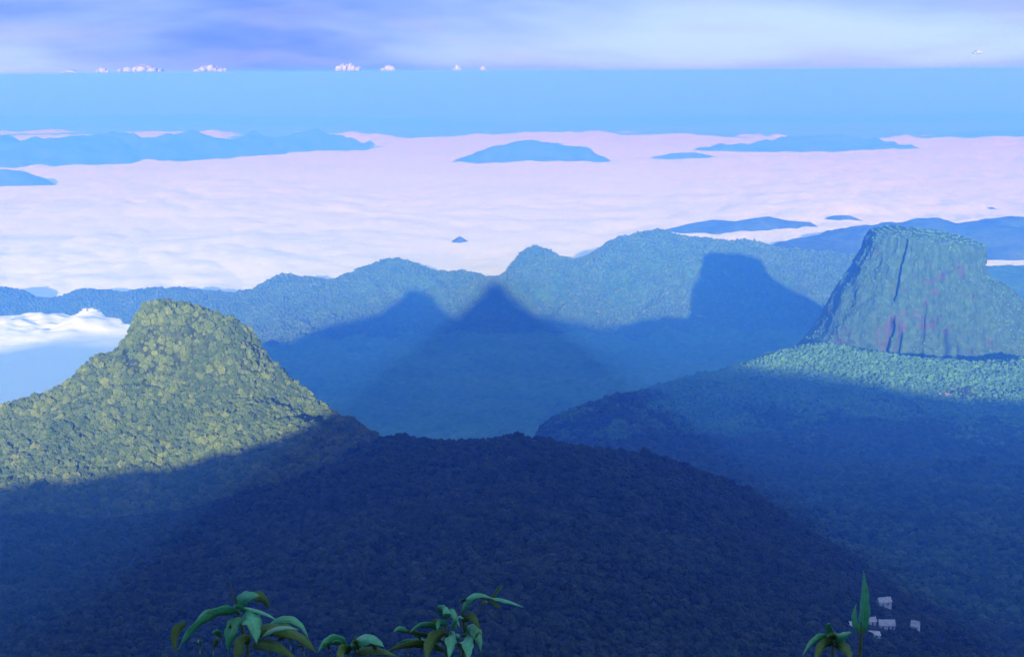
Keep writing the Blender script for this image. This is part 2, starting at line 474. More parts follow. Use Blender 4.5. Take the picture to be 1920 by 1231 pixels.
for x, y, z in [(-2300, 5200, -1060), (-1700, 4700, -1090), (-1300, 4000, -1080), (-1500, 3000, -1100), (2300, 4500, -900), (1800, 3000, -900)]:
    far_pts.append((x, y, z))
tps_far = TPS(far_pts)
def far_h(X, Y):
    z = tps_far(X, Y) - 3
    cr = sstep(4200, 5300, Y)
    z = z + (ridged((X + 0.25 * Y + fbm(X / 500, Y / 500, 79, 3) * 120) / 260, Y / 1100, 77, 4, 0.5) - 0.6) * (14 + 16 * cr) * sstep(5650, 5450, Y) + fbm(X / 110, Y / 110, 83, 5, 0.6) * 9
    e = np.maximum(2700 - Y, 0) * 0.5 + np.maximum(np.abs(X) - 2600, 0) * 0.4
    return np.maximum(z - e, FLOOR)
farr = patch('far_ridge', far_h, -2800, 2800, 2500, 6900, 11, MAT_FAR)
tag(farr, 'long green ridge between the blue valley and the fog', kind='structure')

# ------------------------------------------------------------------ further ranges and hills rising out of the fog
def range_mesh(name, crest, depth, label, step=20, mat=MAT_BLUE, back=1.0, rough=1.0, seed=1):
    C = np.array([P(*a) for a in crest])
    x0, x1 = C[:, 0].min() - 300, C[:, 0].max() + 300
    o = np.argsort(C[:, 0]); C = C[o]
    def hf(X, Y):
        cz = np.interp(X, C[:, 0], C[:, 2]); cyy = np.interp(X, C[:, 0], C[:, 1])
        d = Y - cyy + fbm(X / (depth * 0.6), Y / (depth * 0.6), seed, 3) * depth * 0.16 * np.clip(np.abs(Y - cyy) / (depth * 0.3), 0, 1)
        out = np.maximum(C[0, 0] - X, 0) + np.maximum(X - C[-1, 0], 0)
        hgt = cz + 1112
        prof = np.clip(1 - (np.abs(d) / depth)**1.35, -0.2, 1)
        z = -1112 + hgt * prof - out * 0.5
        z = z + fbm(X / (depth * 0.35), Y / (depth * 0.35), seed + 3, 5) * 16 * rough * (depth / 500)
        return np.maximum(z, FLOOR)
    ob = patch(name, hf, x0, x1, C[:, 1].min() - depth * 1.15, C[:, 1].max() + depth * 1.15, step, mat)
    tag(ob, label, kind='structure')
    return ob
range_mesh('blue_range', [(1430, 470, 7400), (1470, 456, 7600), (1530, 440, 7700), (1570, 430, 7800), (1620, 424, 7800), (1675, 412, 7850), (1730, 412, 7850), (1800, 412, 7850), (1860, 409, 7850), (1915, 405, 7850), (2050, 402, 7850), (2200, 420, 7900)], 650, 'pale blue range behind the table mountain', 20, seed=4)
range_mesh('hill', [(1250, 430, 9000), (1290, 420, 9000), (1330, 412, 9000), (1380, 414, 9000), (1440, 405, 9000), (1475, 413, 9000), (1520, 417, 9000), (1540, 428, 9000)], 260, 'low dark hill surrounded by white fog above the far ridge', 16, seed=5, rough=0.6)
range_mesh('hill', [(1535, 414, 9500), (1560, 404, 9500), (1590, 403, 9500), (1620, 414, 9500)], 180, 'small hill just right of the long fog-ringed hill', 14, seed=6, rough=0.5)
range_mesh('hill', [(846, 452, 8500), (854, 447, 8500), (862, 442, 8500), (869, 446, 8500), (878, 452, 8500)], 100, 'tiny peak poking through fog left of centre', 10, seed=7, rough=0.5)
range_mesh('hill', [(1840, 394, 10200), (1858, 387, 10200), (1876, 394, 10200)], 120, 'tiny hill in fog far above the table mountain', 12, seed=8, rough=0.5)
range_mesh('hill', [(-80, 315, 13000), (10, 318, 13000), (40, 320, 13000), (75, 332, 13000)], 350, 'small dark hill at the left edge in the fog', 24, seed=9, rough=0.7)
range_mesh('hill', [(-250, 262, 16500), (-60, 262, 16300), (20, 258, 16200), (60, 262, 16300), (130, 256, 16600), (220, 249, 17000), (290, 258, 17200), (350, 254, 17500), (420, 260, 17800), (480, 250, 18200), (560, 255, 18700), (600, 246, 19000), (640, 256, 19300), (690, 270, 19700)], 1050, 'long blue range rising from the fog at left', 45, seed=10, rough=2.2)
range_mesh('hill', [(895, 284, 16200), (925, 274, 16200), (960, 268, 16200), (1010, 264, 16200), (1060, 269, 16200), (1095, 277, 16200), (1125, 290, 16200)], 480, 'blue island of hills standing in the fog at centre', 34, seed=11, rough=2.2)
range_mesh('hill', [(1225, 294, 16600), (1260, 287, 16600), (1300, 285, 16600), (1345, 294, 16600)], 260, 'low sliver of hill right of the central island', 28, seed=12, rough=0.5)
range_mesh('hill', [(1300, 282, 17800), (1340, 274, 17900), (1400, 268, 18000), (1450, 262, 18200), (1500, 255, 18300), (1580, 255, 18300), (1650, 262, 18300), (1700, 272, 18200), (1725, 282, 18100)], 600, 'broad blue hills in the fog at upper right', 38, seed=13, rough=2.2)
range_mesh('hill', [(1690, 262, 21500), (1760, 252, 22000), (1840, 246, 22300), (1910, 243, 22500), (2050, 240, 22800), (2200, 250, 23000)], 900, 'faint far hills at the right edge', 50, seed=14, rough=0.3)

range_mesh('hill', [(-300, 222, 31000), (-100, 216, 31000), (120, 218, 31500), (330, 214, 32000), (560, 219, 32000), (760, 224, 32500), (930, 232, 33000)], 1500, 'faintest low hills along the left horizon haze', 110, seed=15, rough=0.5)
range_mesh('hill', [(1020, 230, 33000), (1180, 222, 33000), (1400, 215, 32000), (1620, 219, 31500), (1850, 211, 31000), (2100, 214, 31000), (2250, 224, 31000)], 1500, 'faintest low hills along the right horizon haze', 110, seed=16, rough=0.5)

# ------------------------------------------------------------------ sea of fog
m, t, b = material('fog_top')
b.inputs['Base Color'].default_value = (0.70, 0.97, 0.92, 1)
b.inputs['Roughness'].default_value = 1.0
b.inputs['Specular IOR Level'].default_value = 0.0
b.inputs['Sheen Weight'].default_value = 0.27
b.inputs['Sheen Roughness'].default_value = 0.6
b.inputs['Sheen Tint'].default_value = (0.62, 1.0, 0.95, 1)
bump(t, b, noise(t, 0.02, 6, 0.6), 8.0, 0.3)
MAT_FOG = m
def fog_h(X, Y):
    z = -1000 + fbm(X / 1500, Y / 2200, 101, 4, 0.42) * 26 + fbm(X / 240, Y / 420, 131, 4, 0.42) * 4.5 * (0.4 + 1.2 * sstep(-0.4, 0.6, perlin(X / 1900, Y / 2600, 137)))
    mask = 0.35 + 0.65 * sstep(-0.5, 0.5, perlin(X / 2600 + 0.4, Y / 3800 + 0.7, 137))
    z = z + (np.abs(perlin(X / 360, Y / 900, 151)) * 26 + np.abs(perlin(X / 150, Y / 420, 152)) * 10 + np.abs(perlin(X / 70, Y / 200, 153)) * 2.5) * mask
    # ragged far shore
    D = Y + fbm(X / 2500, Y / 5000, 111, 5, 0.6) * 3200 + X * 0.18
    z = z - sstep(21500, 25500, D) * 160
    # torn puffs above the left end of the far ridge
    puff = np.exp(-((X + 1900) / 330)**2 - ((Y - 5700) / 420)**2)
    z = z + puff * (24 + fbm(X / 210, Y / 300, 121, 4, 0.45) * 36)
    return z
nd, na = 800, 560
dd = np.geomspace(3400, 28500, nd); aa = np.linspace(R(-32), R(32), na)
DD, AA = np.meshgrid(dd, aa, indexing='ij')
X = DD * np.tan(AA); Y = DD.copy()
Z = np.maximum(fog_h(X, Y), FLOOR - 2)
Fc = grid_faces(nd, na)
V = np.stack([X.ravel(), Y.ravel(), Z.ravel()], 1)
Fc = Fc[V[Fc][:, :, 2].max(1) > FLOOR]
fog = mesh_obj('fog_sea', V, Fc[:, ::-1], MAT_FOG)
tag(fog, 'sea of white valley fog spread below the mountains', kind='stuff')

# ------------------------------------------------------------------ forest canopy
def project(Pn):
    x, y, z = Pn[:, 0], Pn[:, 1], Pn[:, 2]
    dep = y * cp - z * sp
    u = x / dep * F; v = (y * sp + z * cp) / dep * F
    cu = u * cr_ - v * sr_; cv = u * sr_ + v * cr_
    return 960 + cu, 615.5 - cv
def crown_material(name, dark, mid, light, extra=None):
    m, t, b = material(name)
    oi = N(t, 'ShaderNodeObjectInfo')
    tc = N(t, 'ShaderNodeTexCoord')
    stops = [(0.0, dark), (0.5, mid), (0.93, light), (1.0, extra or light)]
    a = ramp(t, oi.outputs['Random'], stops)
    gp = N(t, 'ShaderNodeNewGeometry')
    a = mixc(t, 1.0, a, ramp(t, noise(t, 0.016, 4, 0.6, gp.outputs['Position']), [(0.32, (0.70, 0.80, 0.86)), (0.5, (1.0, 1.0, 1.0)), (0.68, (1.32, 1.22, 1.05))]), 'MULTIPLY')
    n = ramp(t, noise(t, 2.6, 4, 0.7, tc.outputs['Object']), [(0.3, (0.55, 0.6, 0.6)), (0.7, (1.35, 1.3, 1.2))])
    t.links.new(mixc(t, 1.0, a, n, 'MULTIPLY'), b.inputs['Base Color'])
    b.inputs['Roughness'].default_value = 0.85
    b.inputs['Specular IOR Level'].default_value = 0.2
    return m
def crown_group(name, mat, lump=0.6, sub=3):
    g = bpy.data.node_groups.new(name, 'GeometryNodeTree')
    g.interface.new_socket('Geometry', in_out='INPUT', socket_type='NodeSocketGeometry')
    g.interface.new_socket('Geometry', in_out='OUTPUT', socket_type='NodeSocketGeometry')
    gi = g.nodes.new('NodeGroupInput'); go = g.nodes.new('NodeGroupOutput')
    join = g.nodes.new('GeometryNodeGeometryToInstance')
    for k in range(5):
        ico = g.nodes.new('GeometryNodeMeshIcoSphere')
        ico.inputs['Radius'].default_value = 1.0; ico.inputs['Subdivisions'].default_value = sub
        pos = g.nodes.new('GeometryNodeInputPosition')
        add = g.nodes.new('ShaderNodeVectorMath'); add.operation = 'ADD'; add.inputs[1].default_value = (k * 7.3, k * 3.1, k * 5.7)
        g.links.new(pos.outputs[0], add.inputs[0])
        acc = None
        for sc_, am in ((1.1, 1.5), (2.6, 1.0), (6.5, 0.55)):
            nz = g.nodes.new('ShaderNodeTexNoise'); nz.inputs['Scale'].default_value = sc_; nz.inputs['Detail'].default_value = 2.0
            g.links.new(add.outputs[0], nz.inputs['Vector'])
            su = g.nodes.new('ShaderNodeMath'); su.operation = 'MULTIPLY_ADD'; su.inputs[1].default_value = am * lump * 1.6; su.inputs[2].default_value = -am * lump * 0.8
            g.links.new(nz.outputs[0], su.inputs[0])
            if acc is None: acc = su.outputs[0]
            else:
                ad = g.nodes.new('ShaderNodeMath'); ad.operation = 'ADD'
                g.links.new(acc, ad.inputs[0]); g.links.new(su.outputs[0], ad.inputs[1]); acc = ad.outputs[0]
        vsn = g.nodes.new('ShaderNodeVectorMath'); vsn.operation = 'SCALE'
        g.links.new(pos.outputs[0], vsn.inputs[0]); g.links.new(acc, vsn.inputs['Scale'])
        sp_ = g.nodes.new('GeometryNodeSetPosition')
        g.links.new(ico.outputs[0], sp_.inputs['Geometry']); g.links.new(vsn.outputs[0], sp_.inputs['Offset'])
        sm = g.nodes.new('GeometryNodeSetMaterial'); sm.inputs['Material'].default_value = mat
        g.links.new(sp_.outputs[0], sm.inputs['Geometry'])
        g.links.new(sm.outputs[0], join.inputs[0])
    iop = g.nodes.new('GeometryNodeInstanceOnPoints')
    iop.inputs['Pick Instance'].default_value = True
    g.links.new(gi.outputs[0], iop.inputs['Points'])
    g.links.new(join.outputs[0], iop.inputs['Instance'])
    ri = g.nodes.new('FunctionNodeRandomValue'); ri.data_type = 'INT'
    for s_ in ri.inputs:
        if s_.enabled and s_.name == 'Min': s_.default_value = 0
        if s_.enabled and s_.name == 'Max': s_.default_value = 4
    g.links.new([o for o in ri.outputs if o.enabled][0], iop.inputs['Instance Index'])
    rv = g.nodes.new('FunctionNodeRandomValue'); rv.data_type = 'FLOAT_VECTOR'
    for s_ in rv.inputs:
        if s_.enabled and s_.name == 'Min': s_.default_value = (-0.25, -0.25, 0)
        if s_.enabled and s_.name == 'Max': s_.default_value = (0.25, 0.25, 6.28)
    g.links.new([o for o in rv.outputs if o.enabled][0], iop.inputs['Rotation'])
    na = g.nodes.new('GeometryNodeInputNamedAttribute'); na.data_type = 'FLOAT_VECTOR'; na.inputs['Name'].default_value = 'crown'
    g.links.new([o for o in na.outputs if o.enabled][0], iop.inputs['Scale'])
    g.links.new(iop.outputs[0], go.inputs[0])
    return g
def canopy(name, hf, box, step, rmin, rmax, group, label, others=(), seed=1, bare=None):
    rng = np.random.default_rng(seed)
    xs = np.arange(box[0], box[1], step); ys = np.arange(box[2], box[3], step)
    X, Y = np.meshgrid(xs, ys, indexing='ij')
    X = (X + rng.uniform(-0.5, 0.5, X.shape) * step * 1.1).ravel(); Y = (Y + rng.uniform(-0.5, 0.5, Y.shape) * step * 1.1).ravel()
    # only where the view can reach
    k = np.abs(X) < 0.42 * Y + 60
    X, Y = X[k], Y[k]
    Z = hf(X, Y)
    nx = (hf(X + 4, Y) - Z) / 4; ny = (hf(X, Y + 4) - Z) / 4
    Pn = np.stack([X, Y, Z], 1)
    px_, py_ = project(Pn)
    facing = (nx * X + ny * Y - Z) / np.linalg.norm(Pn, axis=1)
    k = (px_ > -90) & (px_ < 2010) & (py_ < 1330) & (facing > -0.12) & (Z > FLOOR + 60)
    for oh in others: k &= Z > oh(X, Y) - 6
    if bare is not None: k &= ~bare(X, Y)
    Pn = Pn[k]
    n = len(Pn)
    r = rmin + (rmax - rmin) * rng.beta(1.3, 3.6, n)
    hgt = r * rng.uniform(0.75, 1.35, n)
    Pn[:, 2] += hgt * 0.35
    ob = mesh_obj(name, Pn, [], None, smooth=False)
    at_ = ob.data.attributes.new('crown', 'FLOAT_VECTOR', 'POINT')
    at_.data.foreach_set('vector', np.stack([r * rng.uniform(0.85, 1.15, n), r * rng.uniform(0.85, 1.15, n), hgt], 1).astype(np.float32).ravel())
    md = ob.modifiers.new('canopy', 'NODES'); md.node_group = group
    tag(ob, label, kind='stuff')
    return ob
HUT_PX = [(1657, 1135), (1662, 1178), (1633, 1170), (1640, 1192), (1601, 1175), (1716, 1181)]
def hit(px_, py_, hf, d0=300, d1=4000):
    ds = np.linspace(d0, d1, 4000)
    u = at(px_, py_, 1.0)
    zs = u[2] * ds
    h = hf(u[0] * ds, ds)
    i = int(np.argmax(zs < h)) if (zs < h).any() else -1
    return np.array((u[0] * ds[i], ds[i], h[i]))
def hut_clear(X, Y):
    k = np.zeros(X.shape, bool)
    for a in HUT_PX:
        p = hit(*a, near_h)
        k |= ((X - p[0]) / 8.5)**2 + ((Y - p[1] + 9) / 17)**2 < 1
    return k
G_KNOB = crown_group('crowns_knob', crown_material('crowns_lit', (0.034, 0.056, 0.012), (0.056, 0.080, 0.017), (0.084, 0.104, 0.023), (0.105, 0.12, 0.028)), sub=4)
G_SPUR_SHADE = crown_group('crowns_shade', crown_material('crowns_spur_shade', (0.006, 0.013, 0.009), (0.012, 0.023, 0.014), (0.022, 0.037, 0.020)))  # spur crowns, darkened in colour because they stand in shade
G_MESA = crown_group('crowns_mesa', crown_material('crowns_ridge', (0.030, 0.088, 0.034), (0.042, 0.122, 0.046), (0.060, 0.160, 0.058)))
canopy('forest', knob_h, (-760, -40, 1050, 1500), 2.9, 0.8, 5.2, G_KNOB, 'forest of rounded tree crowns covering the sunlit knob', (near_h,), 11)
canopy('forest', near_h, (-800, 800, 380, 1560), 3.6, 0.9, 4.2, G_SPUR_SHADE, 'forest with shade-darkened crowns covering the shadowed spur in front', (knob_h,), 12, bare=hut_clear)
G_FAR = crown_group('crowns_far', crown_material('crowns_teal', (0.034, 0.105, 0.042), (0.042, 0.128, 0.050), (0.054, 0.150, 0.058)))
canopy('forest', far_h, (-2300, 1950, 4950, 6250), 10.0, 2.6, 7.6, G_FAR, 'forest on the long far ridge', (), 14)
G_MESA_SHADE = crown_group('crowns_mesa_shade', crown_material('crowns_ridge_shade', (0.010, 0.024, 0.014), (0.020, 0.046, 0.024), (0.038, 0.072, 0.034)))  # darker copy of the shelf crowns, slope shade put into the colour
upper = lambda X, Y: Y + fbm(X / 130, Y / 130, 171, 4, 0.7) * 230 + perlin(X / 7, Y / 7, 172) * 120 > 2300  # noisy border between the bright and the shade-darkened crown colours
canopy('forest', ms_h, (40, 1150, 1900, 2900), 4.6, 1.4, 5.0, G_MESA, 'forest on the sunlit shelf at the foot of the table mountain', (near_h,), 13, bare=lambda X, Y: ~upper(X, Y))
canopy('forest', ms_h, (40, 1000, 850, 2700), 5.0, 1.5, 5.6, G_MESA_SHADE, 'forest with shade-darkened crowns on the slope below the sunlit shelf', (near_h,), 15, bare=upper)

# bushes clinging to the table mountain's top, ledges and cracks
cn = np.zeros(len(crag.data.vertices) * 3, np.float32); crag.data.vertices.foreach_get('normal', cn); cn = cn.reshape(-1, 3)
rng = np.random.default_rng(5)
idx = rng.integers(0, len(V_CRAG), 22000)
pv_ = V_CRAG[idx]; nn_ = cn[idx]
dens = 0.9 * sstep(0.30, 0.70, nn_[:, 2]) + 0.03 * sstep(0.0, 0.4, fbm(pv_[:, 0] / 40, pv_[:, 2] / 60, 91, 4))
keep = (rng.random(len(idx)) < dens) & (pv_[:, 1] < mcy + 60)
pv_ = pv_[keep]; n = len(pv_)
r = 1.0 + 2.0 * rng.beta(1.3, 3.0, n)
ob = mesh_obj('bushes', pv_, [], None, smooth=False)
at_ = ob.data.attributes.new('crown', 'FLOAT_VECTOR', 'POINT')
at_.data.foreach_set('vector', np.stack([r, r, r * rng.uniform(0.7, 1.2, n)], 1).astype(np.float32).ravel())
ob.modifiers.new('canopy', 'NODES').node_group = G_MESA
tag(ob, 'bushes clinging to the top and cliffs of the table mountain', kind='stuff')

# ------------------------------------------------------------------ pilgrims' huts on the dark slope
def plain(name, colour, rough=0.7, bumpscale=None, var=0.25):
    m, t, b = material(name)
    lo = tuple(v * (1 - var) for v in colour); hi = tuple(min(1, v * (1 + var)) for v in colour)
    t.links.new(ramp(t, noise(t, bumpscale or 1.5, 5, 0.6), [(0.35, lo), (0.65, hi)]), b.inputs['Base Color'])
    b.inputs['Roughness'].default_value = rough
    return m
M_WALL = plain('whitewash', (0.46, 0.46, 0.46), 0.8, 0.5, 0.2)
M_ROOF = plain('sheet_roof', (0.30, 0.31, 0.33), 0.55, 0.6, 0.3)
M_DARK = plain('doorway', (0.03, 0.03, 0.035), 0.6)
def box_part(name, parent, x0, x1, y0, y1, z0, z1, mat):
    v = [(x0, y0, z0), (x1, y0, z0), (x1, y1, z0), (x0, y1, z0), (x0, y0, z1), (x1, y0, z1), (x1, y1, z1), (x0, y1, z1)]
    f = [(0, 3, 2, 1), (4, 5, 6, 7), (0, 1, 5, 4), (1, 2, 6, 5), (2, 3, 7, 6), (3, 0, 4, 7)]
    return mesh_obj(name, v, f, mat, parent, smooth=False)
def hut(px_, py_, wpx, hpx, dep, rz, label, gable=True, doors=((0.0,)), windows=()):
    p = hit(px_, py_, near_h)
    s = p[1] / F
    w, h = wpx * s, hpx * s
    e = bpy.data.objects.new('hut', None); e.empty_display_size = 2
    link(e); e.location = (p[0], p[1], p[2] - 0.4); e.rotation_euler = (0, 0, rz)
    tag(e, label, 'hut', "huts on the dark slope")
    wh = h * 0.52 + 0.4
    d = dep
    box_part('wall', e, -w / 2, w / 2, -d / 2, d / 2, -1.5, wh, M_WALL)
    rh = h * 0.5; o = 0.35; tk = 0.12
    if gable:
        v = [(-w/2-o, -d/2-o, wh-0.1), (w/2+o, -d/2-o, wh-0.1), (w/2+o, 0, wh+rh), (-w/2-o, 0, wh+rh), (-w/2-o, d/2+o, wh-0.1), (w/2+o, d/2+o, wh-0.1)]
        v += [(a, b_, c_ + tk) for a, b_, c_ in v]
        f = [(0, 3, 2, 1), (3, 4, 5, 2), (6, 7, 8, 9), (9, 8, 11, 10), (0, 1, 7, 6), (1, 2, 8, 7), (2, 5, 11, 8), (5, 4, 10, 11), (4, 3, 9, 10), (3, 0, 6, 9)]
        mesh_obj('roof', v, f, M_ROOF, e, smooth=False)
        for sx in (-1, 1):
            xa, xb = sx * (w/2 - 0.25), sx * (w/2 - 0.02)
            mesh_obj('gable', [(x, y, z) for x in (xa, xb) for y, z in ((-d/2+0.05, wh), (d/2-0.05, wh), (0, wh+rh*0.92))], [(0, 1, 2), (3, 5, 4), (0, 3, 4, 1), (1, 4, 5, 2), (2, 5, 3, 0)], M_WALL, e, smooth=False)
    else:
        v = [(-w/2-o, -d/2-o, wh), (w/2+o, -d/2-o, wh-0.25*rh), (w/2+o, d/2+o, wh+0.6*rh), (-w/2-o, d/2+o, wh+rh)]
        v += [(a, b_, c_ + tk) for a, b_, c_ in v]
        mesh_obj('roof', v, [(0, 3, 2, 1), (4, 5, 6, 7), (0, 1, 5, 4), (1, 2, 6, 5), (2, 3, 7, 6), (3, 0, 4, 7)], M_ROOF, e, smooth=False)
    for dx in doors:
        box_part('door', e, dx * w - 0.45, dx * w + 0.45, -d / 2 - 0.04, -d / 2 + 0.02, 0.35, min(wh - 0.15, 2.3), M_DARK)
    for dx in windows:
        box_part('window', e, dx * w - 0.5, dx * w + 0.5, -d / 2 - 0.04, -d / 2 + 0.02, wh * 0.45, wh * 0.85, M_DARK)
    return e
hut(1657, 1135, 26, 17, 4.5, 0.25, 'white hut standing alone above the others on the dark slope', True, (-0.2,), (0.2,))
hut(1662, 1178, 30, 19, 4.5, -0.05, 'largest white hut with a dark doorway, in the middle of the cluster', True, (0.1,), (-0.28, 0.36))
hut(1633, 1170, 17, 15, 3.5, 0.3, 'small pale hut between the tall grass blade and the largest hut', True, (0.0,), ())
hut(1640, 1192, 20, 9, 3.0, 0.0, 'low pale shed, lowest of the cluster on the dark slope', False, (0.1,), ())
hut(1601, 1175, 15, 10, 3.0, 0.1, 'pale shed left of the tall grass blade', False, (0.0,), ())
hut(1716, 1181, 15, 20, 4.0, -0.5, 'rightmost white hut, set apart from the cluster', True, (0.0,), ())

# ------------------------------------------------------------------ plants at the lip of the terrace
def leaf_material(name, top, under, rough):
    m, t, b = material(name)
    g = N(t, 'ShaderNodeNewGeometry'); tc = N(t, 'ShaderNodeTexCoord')
    nz = noise(t, 60.0, 5, 0.6, g.outputs['Position'])
    c1 = ramp(t, nz, [(0.3, tuple(v * 0.7 for v in top)), (0.7, tuple(v * 1.25 for v in top))])
    c2 = ramp(t, nz, [(0.3, tuple(v * 0.7 for v in under)), (0.7, tuple(v * 1.2 for v in under))])
    la = N(t, 'ShaderNodeAttribute', attribute_name='blade')
    sx = N(t, 'ShaderNodeSeparateXYZ'); t.links.new(la.outputs['Vector'], sx.inputs[0])
    au = M(t, 'ABSOLUTE', sx.outputs[0])
    rib = M(t, 'LESS_THAN', au, 0.07)
    side = M(t, 'SINE', M(t, 'MULTIPLY', M(t, 'SUBTRACT', sx.outputs[1], M(t, 'MULTIPLY', au, 0.16)), 62.0))
    vein = M(t, 'MAXIMUM', rib, M(t, 'MULTIPLY', M(t, 'GREATER_THAN', side, 0.86), 0.6))
    base_c = mixc(t, g.outputs['Backfacing'], c1, c2)
    base_c = mixc(t, M(t, 'MULTIPLY', vein, 0.55), base_c, tuple(min(1, v * 1.5 + 0.03) for v in top))
    spot = N(t, 'ShaderNodeMapRange', clamp=True); spot.inputs[1].default_value = 0.62; spot.inputs[2].default_value = 0.70
    t.links.new(noise(t, 24.0, 4, 0.6, g.outputs['Position']), spot.inputs[0])
    base_c = mixc(t, M(t, 'MULTIPLY', spot.outputs[0], 0.7), base_c, (0.07, 0.06, 0.02))
    t.links.new(base_c, b.inputs['Base Color'])
    b.inputs['Roughness'].default_value = rough
    b.inputs['Specular IOR Level'].default_value = 0.5
    bump(t, b, noise(t, 180.0, 4, 0.6, g.outputs['Position']), 0.002, 0.6)
    return m
M_LEAF = leaf_material('leaf_green', (0.035, 0.26, 0.11), (0.045, 0.19, 0.07), 0.38)
M_LEAFD = leaf_material('leaf_olive', (0.04, 0.10, 0.012), (0.035, 0.085, 0.010), 0.75)
M_STEM = plain('stem_bark', (0.06, 0.10, 0.03), 0.7, 40.0)
def bez(a, b_, c_, t_):
    return a * (1 - t_)**2 + b_ * 2 * t_ * (1 - t_) + c_ * t_**2
def leaf(parent, base, ctrl, tip, wpx, roll, mat, fold=0.35, shape='ovate', wave=0.0):
    a, b_, c_ = (at(*q) for q in (base, ctrl, tip))
    wid = wpx * 0.74 * base[2] / F
    nl, nw = 14, 6
    vs_ = []; uv_ = []; ph = base[0] * 0.37 + base[1] * 0.11
    for i in range(nl + 1):
        s = i / nl
        p = bez(a, b_, c_, s); q = bez(a, b_, c_, min(1, s + 0.01)) - bez(a, b_, c_, max(0, s - 0.01))
        T = q / (np.linalg.norm(q) + 1e-9)
        view = p / np.linalg.norm(p)
        side = np.cross(T, view); side /= np.linalg.norm(side) + 1e-9
        nrm = np.cross(side, T)
        sd = side * math.cos(roll) + nrm * math.sin(roll)
        nn = np.cross(sd, T)
        if shape == 'ovate': w = math.sin(math.pi * min(1, s**0.72 * 0.985 + 0.012))**0.85
        elif shape == 'blade': w = (1 - s)**0.75 * min(1, 0.5 + s * 2.2)
        else: w = math.sin(math.pi * (0.04 + 0.93 * s))**0.7
        for j in range(nw + 1):
            u = (j / nw - 0.5) * 2
            off = sd * (u * w * wid / 2) + nn * (abs(u) * fold * w * wid / 2 + wave * wid * 0.08 * math.sin(s * 19 + u * 2) * abs(u))
            off = off * (1 + 0.10 * math.sin(s * 23 + ph + u * 1.7) * abs(u))
            vs_.append(p + off); uv_.append((u, s, 0.0))
    fs = grid_faces(nl + 1, nw + 1)
    o = mesh_obj('leaf', vs_, fs, mat, parent)
    o.data.attributes.new('blade', 'FLOAT_VECTOR', 'POINT').data.foreach_set('vector', np.array(uv_, np.float32).ravel())
    md = o.modifiers.new('thickness', 'SOLIDIFY'); md.thickness = 0.0011
    return o
def tube(name, parent, pts, r0, r1, mat, n=7):
    pts = [np.array(p, float) for p in pts]
    # smooth the path
    out = []
    for i in range(len(pts) - 1):
        p0 = pts[max(0, i - 1)]; p1 = pts[i]; p2 = pts[i + 1]; p3 = pts[min(len(pts) - 1, i + 2)]
        for k in range(5):
            s = k / 5
            out.append(0.5 * ((2 * p1) + (-p0 + p2) * s + (2 * p0 - 5 * p1 + 4 * p2 - p3) * s**2 + (-p0 + 3 * p1 - 3 * p2 + p3) * s**3))
    out.append(pts[-1])
    V = []
    for i, p in enumerate(out):
        q = out[min(i + 1, len(out) - 1)] - out[max(0, i - 1)]
        T = q / (np.linalg.norm(q) + 1e-9)
        A = np.cross(T, (0.3, 1, 0.1)); A /= np.linalg.norm(A); B = np.cross(T, A)
        r = r0 + (r1 - r0) * i / (len(out) - 1)
        for k in range(n):
            an = 2 * math.pi * k / n
            V.append(p + (A * math.cos(an) + B * math.sin(an)) * r)
    return mesh_obj(name, V, grid_faces(len(out), n, True), mat, parent)
def plant(name, root_px, D, label):
    p = at(root_px, 1231, D)
    z = float(peak_h(np.array([p[0]]), np.array([D]))[0])
    e = bpy.data.objects.new(name, None); e.empty_display_size = 0.2
    link(e); tag(e, label, 'plant', 'plants at the lip of the terrace')
    return e, np.array((p[0], D, z - 0.03))
def sprigs(e, spots, seed, D0):
    # small side leaves on short stalks that fill the plant in
    rg = random.Random(seed)
    for (x, y) in spots:
        D = D0 + rg.uniform(-0.08, 0.1)
        a = rg.uniform(-2.6, -0.5); L = rg.uniform(16, 34)
        bx, by = x, y
        tx, ty = x + L * math.cos(a), y + L * math.sin(a) * 0.7 + rg.uniform(2, 14)
        tube('stalk', e, [at(bx, by + 14, D0), at(bx, by + 5, D), at(bx, by, D)], 0.0018, 0.0012, M_STEM, 5)
        leaf(e, (bx, by, D), ((bx + tx) / 2, min(by, ty) - rg.uniform(4, 12), D - 0.02), (tx, ty, D - rg.uniform(0.01, 0.06)), rg.uniform(9, 18), rg.uniform(0.1, 1.0), rg.choice((M_LEAF, M_LEAFD, M_LEAFD)), 0.35, wave=1)
# left plant: arching leaves
e, root = plant('leafy_plant', 455, 3.62, 'leafy plant with arching leaves and a twig on top, left of centre at bottom edge')
D0 = 3.62
tube('stem', e, [root, at(465, 1240, D0), at(458, 1190, D0), at(447, 1150, D0), at(442, 1120, D0)], 0.006, 0.003, M_STEM)
tube('twig', e, [at(446, 1140, D0), at(438, 1115, D0 - 0.01), at(430, 1086, D0)], 0.0025, 0.001, M_STEM)
leaf(e, (450, 1150, D0), (385, 1130, D0 - 0.1), (334, 1218, D0 - 0.12), 36, 0.75, M_LEAF, 0.3, wave=1)
leaf(e, (444, 1140, D0), (452, 1112, D0 - 0.03), (487, 1116, D0 - 0.06), 36, 0.35, M_LEAF, 0.3)
leaf(e, (468, 1122, D0 + .02), (492, 1104, D0 + 0.03), (506, 1142, D0 + 0.05), 28, 0.2, M_LEAFD, 0.3)
leaf(e, (447, 1138, D0), (490, 1140, D0 - 0.08), (522, 1164, D0 - 0.12), 15, 0.9, M_LEAF, 0.3)
leaf(e, (452, 1158, D0 - .02), (480, 1140, D0 - 0.12), (482, 1208, D0 - 0.16), 52, 0.5, M_LEAF, 0.25, wave=1)
